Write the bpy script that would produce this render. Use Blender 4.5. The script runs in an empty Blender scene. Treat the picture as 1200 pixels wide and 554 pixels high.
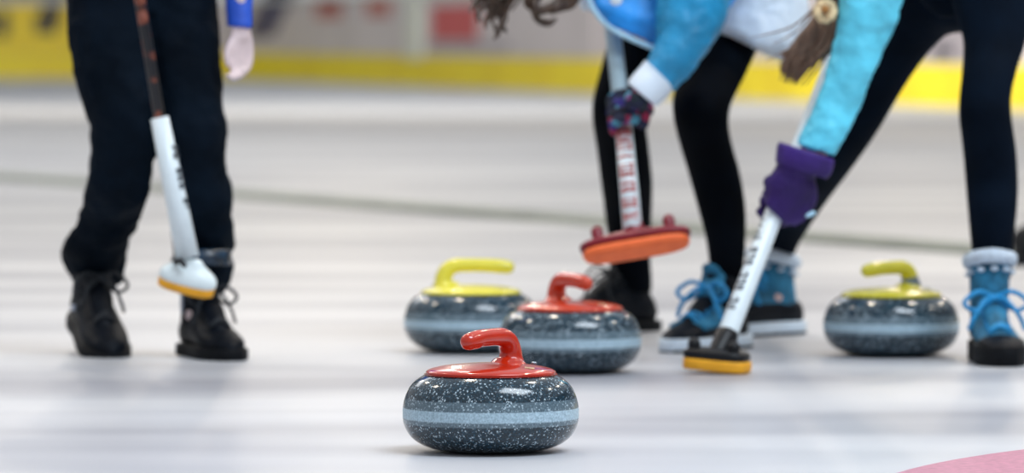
import bpy, math, random
from mathutils import Vector, Matrix
random.seed(4)
V = Vector
sc = bpy.context.scene
COL = sc.collection

# ------------------------------------------------------------------ camera
F = 6472.0; HC = 0.70
PITCH = math.atan(236.0 / F)
CP, SP = math.cos(PITCH), math.sin(PITCH)
cam_d = bpy.data.cameras.new('camera'); cam = bpy.data.objects.new('camera', cam_d)
COL.objects.link(cam); sc.camera = cam
cam.location = (0, 0, HC); cam.rotation_euler = (math.pi/2 - PITCH, 0, 0)
cam_d.sensor_width = 36; cam_d.lens = F/1200*36
cam_d.clip_end = 500
cam_d.dof.use_dof = True; cam_d.dof.focus_distance = 9.15
cam_d.dof.aperture_fstop = cam_d.lens/1000/0.046
cam_d.dof.aperture_blades = 9

def ray(px, py):
    u = (px-600)/F; v = -(py-277)/F
    return V((u, CP + v*SP, -SP + v*CP))
def W(px, py, Y):
    d = ray(px, py); return V((0, 0, HC)) + d*(Y/d.y)
def G(px, py, z=0.0):
    d = ray(px, py); return V((0, 0, HC)) + d*((z-HC)/d.z)

# ------------------------------------------------------------------ materials
def new_mat(name):
    m = bpy.data.materials.new(name); m.use_nodes = True
    nt = m.node_tree; b = nt.nodes['Principled BSDF']
    return m, nt, b
def N(nt, t, **kw):
    n = nt.nodes.new(t)
    for k, v in kw.items():
        if k in n.inputs: n.inputs[k].default_value = v
        else: setattr(n, k, v)
    return n
def ramp(nt, stops, interp='LINEAR'):
    r = nt.nodes.new('ShaderNodeValToRGB'); r.color_ramp.interpolation = interp
    e = r.color_ramp.elements
    while len(e) < len(stops): e.new(0.5)
    for i, (p, c) in enumerate(stops):
        e[i].position = p; e[i].color = (*c, 1) if len(c) == 3 else c
    return r
def mat(name, col, rough=0.5, metal=0.0, var=0.12, scale=30, bump=0.0, bscale=None, spec=0.5, sheen=0, coat=0, stretch=None):
    m, nt, b = new_mat(name)
    tc = N(nt, 'ShaderNodeTexCoord'); mp = N(nt, 'ShaderNodeMapping')
    nt.links.new(tc.outputs['Object'], mp.inputs['Vector'])
    if stretch: mp.inputs['Scale'].default_value = stretch
    no = N(nt, 'ShaderNodeTexNoise', Scale=scale, Detail=4.0)
    nt.links.new(mp.outputs[0], no.inputs['Vector'])
    c0 = tuple(max(0, c*(1-var)) for c in col); c1 = tuple(min(1, c*(1+var)) for c in col)
    r = ramp(nt, [(0.3, c0), (0.7, c1)])
    nt.links.new(no.outputs['Fac'], r.inputs[0]); nt.links.new(r.outputs[0], b.inputs['Base Color'])
    b.inputs['Roughness'].default_value = rough; b.inputs['Metallic'].default_value = metal
    b.inputs['Specular IOR Level'].default_value = spec
    b.inputs['Sheen Weight'].default_value = sheen; b.inputs['Coat Weight'].default_value = coat
    if bump:
        n2 = N(nt, 'ShaderNodeTexNoise', Scale=bscale or scale, Detail=3.0)
        nt.links.new(mp.outputs[0], n2.inputs['Vector'])
        bp = N(nt, 'ShaderNodeBump', Strength=bump, Distance=0.01)
        nt.links.new(n2.outputs['Fac'], bp.inputs['Height']); nt.links.new(bp.outputs[0], b.inputs['Normal'])
    return m

M = {}
M['pants_navy'] = mat('navy track fabric', (0.0022, 0.0062, 0.0125), 0.8, bump=0.6, bscale=14, scale=8, var=.35, spec=.07)
M['legging'] = mat('black stretch legging', (0.0012, 0.0026, 0.005), 0.8, bump=0.1, scale=10, var=.4, spec=.05)
M['legging_navy'] = mat('dark navy stretch legging', (0.002, 0.0058, 0.013), 0.8, bump=0.1, scale=10, var=.35, spec=.06)
M['shoe_black'] = mat('black leather', (0.003, 0.005, 0.009), 0.5, bump=0.25, bscale=25, scale=40, var=.3, spec=.12)
M['sole_black'] = mat('black rubber', (0.004, 0.005, 0.007), 0.65, scale=60, bump=.2, spec=.15)
M['sole_white'] = mat('white rubber', (0.62, 0.72, 0.82), 0.5, var=.06)
M['lace_black'] = mat('black lace', (0.01, 0.014, 0.02), 0.7)
M['lace_blue'] = mat('blue lace', (0.01, 0.27, 0.58), 0.55, var=.25, scale=80)
M['teal_suede'] = mat('teal suede', (0.015, 0.15, 0.27), 0.75, var=.55, scale=28, bump=.5, bscale=40)
M['fleece'] = mat('white fleece', (0.62, 0.72, 0.83), 0.9, var=.1, scale=90, bump=1.0, bscale=120)
M['sock'] = mat('pale sock knit', (0.35, 0.4, 0.5), 0.9)
M['jacket_blue'] = mat('bright blue jacket fabric', (0.008, 0.25, 0.72), 0.5, var=.45, scale=9, bump=.7, bscale=9)
M['jacket_teal'] = mat('teal blue sleeve fabric', (0.012, 0.27, 0.52), 0.5, var=.35, scale=12, bump=.8, bscale=14)
M['jacket_cyan'] = mat('turquoise jacket fabric', (0.11, 0.62, 0.82), 0.5, var=.2, scale=12, bump=.9, bscale=16)
M['jacket_white'] = mat('white jacket fabric', (0.74, 0.84, 0.95), 0.6, var=.06, scale=8, bump=.8, bscale=10)
M['jacket_royal'] = mat('royal blue sleeve fabric', (0.012, 0.085, 0.56), 0.6, var=.2, scale=14, bump=.4)
M['trim_pale'] = mat('pale blue piping', (0.45, 0.72, 0.9), 0.5)
M['skin'] = mat('skin', (0.66, 0.42, 0.36), 0.5, var=.1, scale=20)
M['skin_pale'] = mat('pale cold skin', (0.72, 0.58, 0.58), 0.5, var=.12, scale=26)
M['hair_dark'] = mat('dark brown hair', (0.06, 0.032, 0.018), 0.45, var=.6, scale=60, stretch=(1, 1, .15))
M['hair_brown'] = mat('light brown hair', (0.17, 0.10, 0.065), 0.5, var=.55, scale=120, stretch=(1, 1, .08), bump=.5)
M['eye'] = mat('eye', (0.05, 0.03, 0.02), 0.2)
M['lip'] = mat('lip', (0.5, 0.15, 0.13), 0.5)
M['scrunchie'] = mat('cream flower fabric', (0.75, 0.58, 0.33), 0.7, var=.3, scale=50, bump=.8)
M['scrunchie_c'] = mat('tan flower centre', (0.36, 0.16, 0.04), 0.7, var=.3)
M['purple'] = mat('purple padded fabric', (0.028, 0.009, 0.115), 0.6, var=.45, scale=14, bump=.9, bscale=25, spec=.35)
M['purple_lit'] = mat('lit purple cuff fabric', (0.038, 0.013, 0.16), 0.6, var=.3, scale=14, bump=.5, bscale=25, spec=.35)  # brighter copy of the glove purple, lit look put into the colour
M['shaft_white'] = mat('white glossy shaft', (0.80, 0.90, 0.94), 0.25, var=.03)
M['shaft_grey'] = mat('pale grey shaft', (0.38, 0.50, 0.55), 0.3, var=.08)
M['ink_black'] = mat('black print', (0.012, 0.02, 0.035), 0.4)
M['ink_red'] = mat('red print', (0.42, 0.04, 0.03), 0.4)
M['red_dark'] = mat('dark red plastic', (0.22, 0.010, 0.024), 0.35, var=.15)
M['pad_orange'] = mat('fluorescent orange pad', (1.0, 0.17, 0.04), 0.6, var=.12, scale=40)
M['pad_yellow'] = mat('yellow orange pad', (0.92, 0.42, 0.015), 0.6, var=.12, scale=40)
M['head_black'] = mat('black plastic', (0.004, 0.005, 0.007), 0.4, spec=.3)
M['head_white'] = mat('white plastic', (0.80, 0.90, 0.92), 0.3, var=.04)
M['clip_blue'] = mat('blue grey reflective strap', (0.012, 0.03, 0.055), 0.25, var=.9, scale=30)
M['red_handle'] = mat('glossy red plastic', (0.50, 0.024, 0.006), 0.16, var=.06, coat=.3)
M['red_handle2'] = mat('glossy orange red plastic', (0.55, 0.045, 0.012), 0.2, var=.08, coat=.2)
M['yellow_pale'] = mat('glossy lemon plastic', (0.85, 0.76, 0.075), 0.25, var=.05, coat=.2)
M['yellow_green'] = mat('glossy green yellow plastic', (0.66, 0.60, 0.035), 0.22, var=.08, coat=.2)
M['chrome'] = mat('brushed grey metal', (0.22, 0.28, 0.34), 0.3, metal=.6, var=.2)
M['sticker'] = mat('tan sticker', (0.45, 0.36, 0.22), 0.5, var=.7, scale=260)
M['divider'] = mat('grey foam divider', (0.24, 0.26, 0.23), 0.85, var=.12, scale=3)
M['kick_yellow'] = mat('yellow kick plate', (0.98, 0.74, 0.02), 0.45, var=.1, scale=1.2)
M['board'] = mat('white rink board', (0.62, 0.57, 0.58), 0.4, var=.08, scale=.8)
M['ad_yellow'] = mat('yellow advert', (0.98, 0.68, 0.03), 0.5, var=.15, scale=1.5)
M['ad_red'] = mat('red advert print', (0.60, 0.10, 0.11), 0.5, var=.15, scale=2)
M['ad_redsoft'] = mat('soft red advert print', (0.50, 0.17, 0.15), 0.5, var=.25, scale=2)
M['ad_navy'] = mat('navy advert print', (0.03, 0.04, 0.13), 0.5, var=.25, scale=2)
M['ad_black'] = mat('black advert print', (0.02, 0.022, 0.03), 0.5, var=.2, scale=2)
M['ad_and_shadow_grey'] = mat('grey advert and shadow line', (0.36, 0.33, 0.36), 0.5, var=.15, scale=2)
M['post'] = mat('pale board post', (0.72, 0.75, 0.66), 0.4, var=.05, scale=2)
M['arena'] = mat('arena wall paint', (0.30, 0.30, 0.32), 0.8, var=.1, scale=.3)
M['shaft_dark'] = None

# shaft with copper flecks
m, nt, b = new_mat('dark shaft with copper marks'); M['shaft_dark'] = m
tc = N(nt, 'ShaderNodeTexCoord'); no = N(nt, 'ShaderNodeTexNoise', Scale=28.0, Detail=2.0)
nt.links.new(tc.outputs['Object'], no.inputs['Vector'])
r = ramp(nt, [(0.54, (0.006, 0.007, 0.01)), (0.64, (0.20, 0.05, 0.025)), (0.76, (0.30, 0.11, 0.08))])
nt.links.new(no.outputs['Fac'], r.inputs[0]); nt.links.new(r.outputs[0], b.inputs['Base Color'])
b.inputs['Roughness'].default_value = .3

# patterned knit glove
m, nt, b = new_mat('multicoloured patterned knit'); M['glove_multi'] = m
tc = N(nt, 'ShaderNodeTexCoord'); vo = N(nt, 'ShaderNodeTexVoronoi', Scale=52.0)
nt.links.new(tc.outputs['Object'], vo.inputs['Vector'])
sx = N(nt, 'ShaderNodeSeparateColor'); nt.links.new(vo.outputs['Color'], sx.inputs[0])
r = ramp(nt, [(0, (0.012, 0.018, 0.05)), (.28, (0.33, 0.02, 0.07)), (.42, (0.015, 0.015, 0.03)), (.58, (0.04, 0.03, 0.22)),
              (.7, (0.30, 0.04, 0.22)), (.8, (0.01, 0.02, 0.03)), (.95, (0.08, 0.30, 0.42))], 'CONSTANT')
nt.links.new(sx.outputs[0], r.inputs[0]); nt.links.new(r.outputs[0], b.inputs['Base Color'])
b.inputs['Roughness'].default_value = .85

# granite
def granite(name, dark, seed):
    m, nt, b = new_mat(name); L = nt.links.new
    tc = N(nt, 'ShaderNodeTexCoord')
    mp = N(nt, 'ShaderNodeMapping'); mp.inputs['Location'].default_value = (seed, seed*.7, 0)
    L(tc.outputs['Object'], mp.inputs['Vector'])
    dn = N(nt, 'ShaderNodeTexNoise', Scale=520.0, Detail=2.0); L(mp.outputs[0], dn.inputs['Vector'])
    dv = N(nt, 'ShaderNodeVectorMath', operation='MULTIPLY_ADD'); L(dn.outputs['Color'], dv.inputs[0]); dv.inputs[1].default_value = (.0045,)*3; L(mp.outputs[0], dv.inputs[2])
    vo = N(nt, 'ShaderNodeTexVoronoi', Scale=370.0); L(dv.outputs[0], vo.inputs['Vector'])
    sc_ = N(nt, 'ShaderNodeSeparateColor'); L(vo.outputs['Color'], sc_.inputs[0])
    big = N(nt, 'ShaderNodeTexNoise', Scale=60.0, Detail=3.0); L(mp.outputs[0], big.inputs['Vector'])
    ad = N(nt, 'ShaderNodeMath', operation='MULTIPLY_ADD'); L(big.outputs['Fac'], ad.inputs[0]); ad.inputs[1].default_value = .10
    L(sc_.outputs[0], ad.inputs[2])
    fl = ramp(nt, [(0.86, (0, 0, 0)), (1.03, (1, 1, 1))]); L(ad.outputs[0], fl.inputs[0])
    sm = N(nt, 'ShaderNodeMath', operation='MULTIPLY'); L(fl.outputs[0], sm.inputs[0])
    n2 = ramp(nt, [(0.0, (1, 1, 1)), (0.42, (1, 1, 1)), (0.62, (0, 0, 0))]); 
    dm = N(nt, 'ShaderNodeMath', operation='MULTIPLY'); L(vo.outputs['Distance'], dm.inputs[0]); dm.inputs[1].default_value = .9
    L(dm.outputs[0], n2.inputs[0]); L(n2.outputs[0], sm.inputs[1])
    base = ramp(nt, [(0.35, tuple(c*.55 for c in dark)), (0.58, tuple(c*1.3 for c in dark)), (0.72, tuple(c*3.6 for c in dark))])
    n3 = N(nt, 'ShaderNodeTexNoise', Scale=300.0, Detail=3.0); L(mp.outputs[0], n3.inputs['Vector']); L(n3.outputs['Fac'], base.inputs[0])
    mx = N(nt, 'ShaderNodeMix', data_type='RGBA'); L(sm.outputs[0], mx.inputs[0]); L(base.outputs[0], mx.inputs[6]); mx.inputs[7].default_value = (.48, .60, .68, 1)
    # striking band by height of the stone
    sp = N(nt, 'ShaderNodeSeparateXYZ'); L(tc.outputs['Object'], sp.inputs[0])
    zz = N(nt, 'ShaderNodeMath', operation='MULTIPLY'); L(sp.outputs[2], zz.inputs[0]); zz.inputs[1].default_value = 7.0
    q = lambda z: z*7.0
    bw = ramp(nt, [(0, (0, 0, 0)), (q(.0470), (0, 0, 0)), (q(.0485), (.30,)*3), (q(.0545), (.30,)*3), (q(.0565), (1,)*3), (q(.0720), (1,)*3), (q(.0735), (.28,)*3), (q(.0880), (.22,)*3), (q(.0895), (0, 0, 0))])
    L(zz.outputs[0], bw.inputs[0])
    bc = ramp(nt, [(0.3, (.25, .38, .47)), (0.7, (.52, .69, .79))]); L(n3.outputs['Fac'], bc.inputs[0])
    m2 = N(nt, 'ShaderNodeMix', data_type='RGBA'); L(bw.outputs[0], m2.inputs[0]); L(mx.outputs[2], m2.inputs[6]); L(bc.outputs[0], m2.inputs[7])
    L(m2.outputs[2], b.inputs['Base Color'])
    rr = N(nt, 'ShaderNodeMapRange'); L(bw.outputs[0], rr.inputs[0]); rr.inputs[3].default_value = .13; rr.inputs[4].default_value = .38
    L(rr.outputs[0], b.inputs['Roughness']); b.inputs['Specular IOR Level'].default_value = .6
    return m
M['granite'] = granite('blue grey speckled granite', (0.007, 0.025, 0.040), 0)

# ice
m, nt, b = new_mat('pebbled rink ice'); M['ice'] = m; L = nt.links.new
tc = N(nt, 'ShaderNodeTexCoord')
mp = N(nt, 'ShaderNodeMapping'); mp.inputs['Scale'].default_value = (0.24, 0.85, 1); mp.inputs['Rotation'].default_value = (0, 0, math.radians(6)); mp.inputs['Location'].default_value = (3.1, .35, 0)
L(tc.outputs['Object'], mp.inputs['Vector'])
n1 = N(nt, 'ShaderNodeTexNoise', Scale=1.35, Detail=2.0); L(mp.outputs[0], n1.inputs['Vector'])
r1 = ramp(nt, [(0.35, (0.35, 0.36, 0.405)), (0.60, (0.625, 0.637, 0.672))]); L(n1.outputs['Fac'], r1.inputs[0])  # streaks stand in for arena reflections, put into the base colour
# farther ice is a little duller and warmer
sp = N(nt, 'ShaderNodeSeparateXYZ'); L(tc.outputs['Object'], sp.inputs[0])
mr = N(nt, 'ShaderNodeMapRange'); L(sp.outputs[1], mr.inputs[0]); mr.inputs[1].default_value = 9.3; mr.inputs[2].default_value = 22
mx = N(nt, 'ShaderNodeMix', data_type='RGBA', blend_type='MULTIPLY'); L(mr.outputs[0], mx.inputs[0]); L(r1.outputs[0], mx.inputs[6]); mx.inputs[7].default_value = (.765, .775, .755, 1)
nf = N(nt, 'ShaderNodeTexNoise', Scale=240.0, Detail=2.0); L(tc.outputs['Object'], nf.inputs['Vector'])
rf = ramp(nt, [(0.3, (.93, .93, .94)), (0.7, (1, 1, 1))]); L(nf.outputs['Fac'], rf.inputs[0])
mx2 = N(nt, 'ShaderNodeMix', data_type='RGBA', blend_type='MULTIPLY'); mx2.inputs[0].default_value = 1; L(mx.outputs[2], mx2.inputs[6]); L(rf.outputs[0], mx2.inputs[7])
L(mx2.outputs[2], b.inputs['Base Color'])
n2 = N(nt, 'ShaderNodeTexNoise', Scale=2.0, Detail=1.0); L(mp.outputs[0], n2.inputs['Vector'])
rr = N(nt, 'ShaderNodeMapRange'); L(n2.outputs['Fac'], rr.inputs[0]); rr.inputs[3].default_value = .26; rr.inputs[4].default_value = .42
L(rr.outputs[0], b.inputs['Roughness']); b.inputs['Specular IOR Level'].default_value = .35
bp = N(nt, 'ShaderNodeBump', Strength=.25, Distance=.002); L(nf.outputs['Fac'], bp.inputs['Height']); L(bp.outputs[0], b.inputs['Normal'])
M['ring_red'] = mat('red ring under ice', (0.50, 0.19, 0.285), 0.4, var=.22, scale=70)
M['ice_grey'] = mat('grey band under ice', (0.40, 0.40, 0.40), 0.4, var=.05, scale=1)

# ------------------------------------------------------------------ mesh helpers
class MB:
    def __init__(s): s.v = []; s.f = []
    def add(s, vs, fs, mtx=None):
        o = len(s.v); s.v += [(mtx @ V(p)) if mtx else V(p) for p in vs]; s.f += [tuple(i+o for i in f) for f in fs]; return s
    def merge(s, o, mtx=None): return s.add(o.v, o.f, mtx)
def grid_faces(nr, n, cap=True, off=0):
    fs = []
    for i in range(nr-1):
        for j in range(n):
            a = i*n+j; b_ = i*n+(j+1) % n
            fs.append((a, b_, b_+n, a+n))
    if cap:
        fs.append(tuple(reversed(range(n)))); fs.append(tuple(range((nr-1)*n, nr*n)))
    return fs
def catmull(arr, sub):
    out = []; n = len(arr)
    for i in range(n-1):
        p0 = arr[max(i-1, 0)]; p1 = arr[i]; p2 = arr[i+1]; p3 = arr[min(i+2, n-1)]
        for k in range(sub):
            t = k/sub
            out.append([0.5*((2*b)+(-a+c)*t+(2*a-5*b+4*c-d)*t*t+(-a+3*b-3*c+d)*t**3) for a, b, c, d in zip(p0, p1, p2, p3)])
    out.append(list(arr[-1])); return out
def limb(rings, n=28, sub=4, scale=1.0, fold=0.0):
    """rings: (Lx,Ly,Rx,Ry,depth,thickness ratio): outline pairs of a limb seen from the front"""
    arr = []
    for (lx, ly, rx, ry, Y, q) in rings:
        a = W(lx, ly, Y); b_ = W(rx, ry, Y); arr.append([*a, *b_, q])
    arr = catmull(arr, sub)
    vs = []
    for k, a in enumerate(arr):
        Lp, Rp, q = V(a[:3]), V(a[3:6]), a[6]
        c = (Lp+Rp)/2; h = (Rp-Lp)/2*scale; r = h.length*q
        for j in range(n):
            t = 2*math.pi*j/n
            w = 1 + fold*math.sin(3*t + k*.9)*math.sin(k*1.7)
            vs.append(c + h*math.cos(t)*w + V((0, 1, 0))*r*math.sin(t)*w)
    mb = MB(); mb.add(vs, [tuple(reversed(f)) for f in grid_faces(len(arr), n)]); return mb
def frames(path):
    T = []
    for i in range(len(path)):
        a = path[max(i-1, 0)]; b_ = path[min(i+1, len(path)-1)]; T.append((b_-a).normalized())
    up = V((0, 0, 1)) if abs(T[0].z) < .9 else V((1, 0, 0))
    u = (up - T[0]*up.dot(T[0])).normalized(); U = [u]
    for i in range(1, len(path)):
        u = (u - T[i]*u.dot(T[i])); u = u.normalized() if u.length > 1e-6 else U[-1]; U.append(u)
    return T, U
def tube(path, rad, n=12, sub=4, round_ends=True, flat=1.0):
    path = [V(p) for p in path]
    if not hasattr(rad, '__len__'): rad = [rad]*len(path)
    arr = catmull([[*p, r] for p, r in zip(path, rad)], sub) if sub > 1 else [[*p, r] for p, r in zip(path, rad)]
    P = [V(a[:3]) for a in arr]; R = [a[3] for a in arr]
    if round_ends:
        T, U = frames(P)
        s0, s1 = [], []
        for k in (1, 2, 3):
            ang = k*math.pi/2/3.3
            s0.insert(0, (P[0]-T[0]*R[0]*math.sin(ang), R[0]*math.cos(ang)))
            s1.append((P[-1]+T[-1]*R[-1]*math.sin(ang), R[-1]*math.cos(ang)))
        P = [p for p, _ in s0]+P+[p for p, _ in s1]; R = [r for _, r in s0]+R+[r for _, r in s1]
    T, U = frames(P); vs = []
    for p, t, u, r in zip(P, T, U, R):
        w = t.cross(u)
        for j in range(n):
            a = 2*math.pi*j/n; vs.append(p + u*r*math.cos(a)*flat + w*r*math.sin(a))
    mb = MB(); mb.add(vs, grid_faces(len(P), n)); return mb
def lathe(prof, n=96):
    vs = [(r*math.cos(2*math.pi*j/n), r*math.sin(2*math.pi*j/n), z) for r, z in prof for j in range(n)]
    mb = MB(); mb.add(vs, grid_faces(len(prof), n)); return mb
def ellipsoid(c, rx, ry, rz, n=20, m=12, mtx=None):
    vs = []
    for i in range(m+1):
        p = -math.pi/2*.985 + math.pi*.985*i/m
        for j in range(n):
            t = 2*math.pi*j/n; vs.append((rx*math.cos(p)*math.cos(t), ry*math.cos(p)*math.sin(t), rz*math.sin(p)))
    if mtx: vs = [mtx.to_3x3() @ V(v) for v in vs]
    mb = MB(); mb.add([V(c)+V(v) for v in vs], grid_faces(m+1, n)); return mb
def box(c, sx, sy, sz, mtx=None):
    vs = [V((x*sx/2, y*sy/2, z*sz/2)) for x in (-1, 1) for y in (-1, 1) for z in (-1, 1)]
    if mtx: vs = [mtx.to_3x3() @ v for v in vs]
    mb = MB(); mb.add([V(c)+v for v in vs], [(0, 1, 3, 2), (4, 6, 7, 5), (0, 4, 5, 1), (2, 3, 7, 6), (0, 2, 6, 4), (1, 5, 7, 3)]); return mb
CTEX = {}
def cloud(size):
    if size not in CTEX:
        t = bpy.data.textures.new('cloth folds', 'CLOUDS'); t.noise_scale = size; t.noise_depth = 2; CTEX[size] = t
    return CTEX[size]
def obj(name, mb, material, parent=None, voxel=None, smooth=True, disp=None, smi=4, bevel=None, subsurf=0, org=None):
    me = bpy.data.meshes.new(name)
    o_ = org or V((0, 0, 0))
    me.from_pydata([tuple(p-o_) for p in mb.v], [], mb.f); me.update()
    import bmesh
    bm = bmesh.new(); bm.from_mesh(me); bmesh.ops.recalc_face_normals(bm, faces=bm.faces); bm.to_mesh(me); bm.free()
    for p in me.polygons: p.use_smooth = smooth
    me.materials.append(material)
    o = bpy.data.objects.new(name, me); COL.objects.link(o)
    if org: o.location = org
    if voxel:
        r = o.modifiers.new('remesh', 'REMESH'); r.mode = 'VOXEL'; r.voxel_size = voxel; r.use_smooth_shade = True
        s = o.modifiers.new('smooth', 'SMOOTH'); s.iterations = smi; s.factor = .5
    if subsurf:
        s = o.modifiers.new('sub', 'SUBSURF'); s.levels = subsurf; s.render_levels = subsurf
    if disp:
        d = o.modifiers.new('folds', 'DISPLACE'); d.texture = cloud(disp[0]); d.strength = disp[1]; d.mid_level = .5
        d.texture_coords = 'GLOBAL'
    if bevel:
        b_ = o.modifiers.new('bevel', 'BEVEL'); b_.width = bevel; b_.segments = 2
    if parent: attach(o, parent)
    return o
def attach(o, parent):
    o.parent = parent
    m_ = Matrix.Identity(4); p = parent
    chain = []
    while p: chain.append(p); p = p.parent
    for p in reversed(chain): m_ = m_ @ p.matrix_parent_inverse @ p.matrix_basis
    o.matrix_parent_inverse = m_.inverted()
def tag(o, label, cat, group=None, kind=None):
    o['label'] = label; o['category'] = cat
    if group: o['group'] = group
    if kind: o['kind'] = kind
def empty(name, loc, rotz=0):
    o = bpy.data.objects.new(name, None); COL.objects.link(o); o.location = loc; o.rotation_euler = (0, 0, rotz)
    o.empty_display_size = .1; return o
def structure(name, mb, material, **k):
    o = obj(name, mb, material, smooth=False, **k); o['kind'] = 'structure'; return o

# ------------------------------------------------------------------ rink
fl = MB(); fl.add([(-45, -12, 0), (45, -12, 0), (45, 130, 0), (-45, 130, 0)], [(0, 1, 2, 3)])
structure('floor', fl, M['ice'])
def strip(name, p, z, material):
    mb = MB(); mb.add([V((a.x, a.y, z)) for a in p], [tuple(range(len(p)))]); return structure(name, mb, material)
strip('trim_1', [G(-250, 121), G(1450, 149), G(1450, 173), G(-250, 139)], .002, M['ice_grey'])
# part of a painted ring at the lower right corner
ea, eb = G(1040, 553), G(1200, 525); ed = (ea+eb)/2; en = (eb-ea).normalized(); R0 = 1.83; cc = ed + V((en.y, -en.x, 0))*R0
pts = [V((cc.x+R0*math.cos(a), cc.y+R0*math.sin(a), 0)) for a in [2*math.pi*i/160 for i in range(160)]]
pin = [V((cc.x+(R0-.62)*math.cos(a), cc.y+(R0-.62)*math.sin(a), 0)) for a in [2*math.pi*i/160 for i in range(160)]]
mb = MB(); mb.add([V((p.x, p.y, .0015)) for p in pts+pin], [(i, (i+1) % 160, 160+(i+1) % 160, 160+i) for i in range(160)])
structure('trim_2', mb, M['ring_red'])

# low divider strip between two sheets
a = G(-420, 178); b_ = G(1500, 325); d = (b_-a).normalized(); nrm = V((-d.y, d.x, 0))
prof = [(-.05, 0), (-.045, .022), (-.02, .033), (.02, .033), (.045, .022), (.05, 0)]
mb = MB(); mb.add([p + nrm*x + V((0, 0, z)) for p in (a, b_) for x, z in prof], grid_faces(2, 6))
o = obj('sheet_divider', mb, M['divider'], smooth=False)
tag(o, 'long low grey strip running across the ice behind the players', 'divider')
# dark block at the right border
w = G(1204, 311)
mb = MB(); mb.merge(box((w.x, w.y, .012), .10, .16, .024)); mb.merge(tube([(w.x, w.y+.05, .03), (w.x, w.y+.02, .075), (w.x, w.y-.03, .045)], [.04, .05, .035], flat=1))
o = obj('rubber_block', mb, M['sole_black'], voxel=.006); tag(o, 'small dark block on the far ice at the right edge behind the front turquoise boot', 'block')

# boards
A = V((-4.03, 87.0, 0)); B = V((4.22, 54.6, 0)); wd = (B-A).normalized(); wn = V((-wd.y, wd.x, 0))
if wn.y > 0: wn = -wn            # toward the camera
A = A - wd*3.0; S0 = A.copy(); LEN = (B-A).length+60
def wallx(px):
    """distance along the boards met by the sight line through column px"""
    d = ray(px, 60); c = V((0, 0, 0))
    # c + d*t on line S0 + wd*s
    det = d.x*(-wd.y) + wd.x*d.y
    t = (S0.x*(-wd.y) + wd.x*S0.y)/det
    p = V((d.x*t, d.y*t, 0)); return (p-S0).dot(wd)
wd2 = V((-1, -.16, 0)).normalized(); wn2 = V((-wd2.y, wd2.x, 0))
if wn2.y > 0: wn2 = -wn2
def leftbox(s0, s1, z0, z1, out0, out1):
    P = [S0+wd2*s+wn2*o+V((0, 0, z)) for s in (s0, s1) for o in (out0, out1) for z in (z0, z1)]
    mb = MB(); mb.add(P, [(0, 1, 3, 2), (4, 6, 7, 5), (0, 4, 5, 1), (2, 3, 7, 6), (0, 2, 6, 4), (1, 5, 7, 3)]); return mb
def wallbox(s0, s1, z0, z1, out0, out1):
    P = [S0+wd*s+wn*o+V((0, 0, z)) for s in (s0, s1) for o in (out0, out1) for z in (z0, z1)]
    mb = MB(); mb.add(P, [(0, 1, 3, 2), (4, 6, 7, 5), (0, 4, 5, 1), (2, 3, 7, 6), (0, 2, 6, 4), (1, 5, 7, 3)]); return mb
structure('wall_back', wallbox(0, LEN, .41, 1.22, -.12, 0), M['board'])
structure('trim_3', wallbox(0, LEN, 0, .41, -.12, .03), M['kick_yellow'])
structure('trim_4', wallbox(0, LEN, 1.22, 1.28, -.15, .04), M['post'])
structure('wall_rear', wallbox(0, LEN, 0, 9, -6, -5.8), M['arena'])
def panel(px0, px1, z0, z1, m_, label):
    s0, s1 = wallx(px0), wallx(px1); o = obj('advertising_board', wallbox(s0, s1, z0, z1, .004, .024), m_, smooth=False)
    tag(o, label, 'sign', 'advertising boards on the far rink wall'); return o
def blob(par, px0, px1, py0, py1, m_, n=1, name='print', skew=0):
    s0, s1 = wallx(px0), wallx(px1); sm_ = (s0+s1)/2; pc = S0+wd*sm_
    z0 = HC + (41-py1)/F*pc.y; z1 = HC + (41-py0)/F*pc.y
    mb = MB()
    for k in range(n):
        a0 = s0+(s1-s0)*k/n; a1 = s0+(s1-s0)*(k+.82 if n > 1 else 1)/n
        P = [S0+wd*(s+(skew if z == z1 else 0))+wn*o_+V((0, 0, z)) for s in (a0, a1) for o_ in (.02, .03) for z in (z0, z1)]
        mb.add(P, [(0, 1, 3, 2), (4, 6, 7, 5), (0, 4, 5, 1), (2, 3, 7, 6), (0, 2, 6, 4), (1, 5, 7, 3)])
    obj(name, mb, m_, par, smooth=False)
def leftx(px):
    d = ray(px, 60); det = d.x*(-wd2.y) + wd2.x*d.y
    t = (S0.x*(-wd2.y) + wd2.x*S0.y)/det; return (V((d.x*t, d.y*t, 0))-S0).dot(wd2)
p1 = obj('advertising_board', leftbox(.6, 11, .42, 1.2, .005, .025), M['ad_yellow'], smooth=False)
tag(p1, 'yellow advertising board with black lettering at the far left', 'sign', 'advertising boards on the far rink wall')
for (x0, x1, z0, z1) in ((-34, -8, .70, 1.12), (-4, 10, .66, 1.10), (42, 66, .72, 1.05), (50, 72, .95, 1.2)):
    obj('lettering', leftbox(leftx(x1), leftx(x0), z0, z1, .02, .04), M['ad_black'], p1, smooth=False)
p2 = panel(262, 480, .42, 1.2, M['board'], 'pale advertising board with two soft red motifs and a navy corner')
blob(p2, 288, 322, -20, 44, M['ad_navy'], 1, 'navy_flash', skew=2.0)
blob(p2, 372, 403, -4, 22, M['ad_redsoft'], 1, 'red_motif'); blob(p2, 431, 460, -2, 20, M['ad_redsoft'], 1, 'red_motif')
blob(p2, 380, 398, 0, 12, M['ad_red'], 1, 'red_motif')
p3 = panel(499, 700, .42, 1.2, M['board'], 'pale advertising board with a solid red block just left of centre')
blob(p3, 508, 562, 6, 47, M['ad_red'], 1, 'red_block'); blob(p3, 503, 600, 49, 58, M['ad_and_shadow_grey'], 1, 'shadow_line')  # grey strip paints in the shadow line above the kick plate
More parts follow.
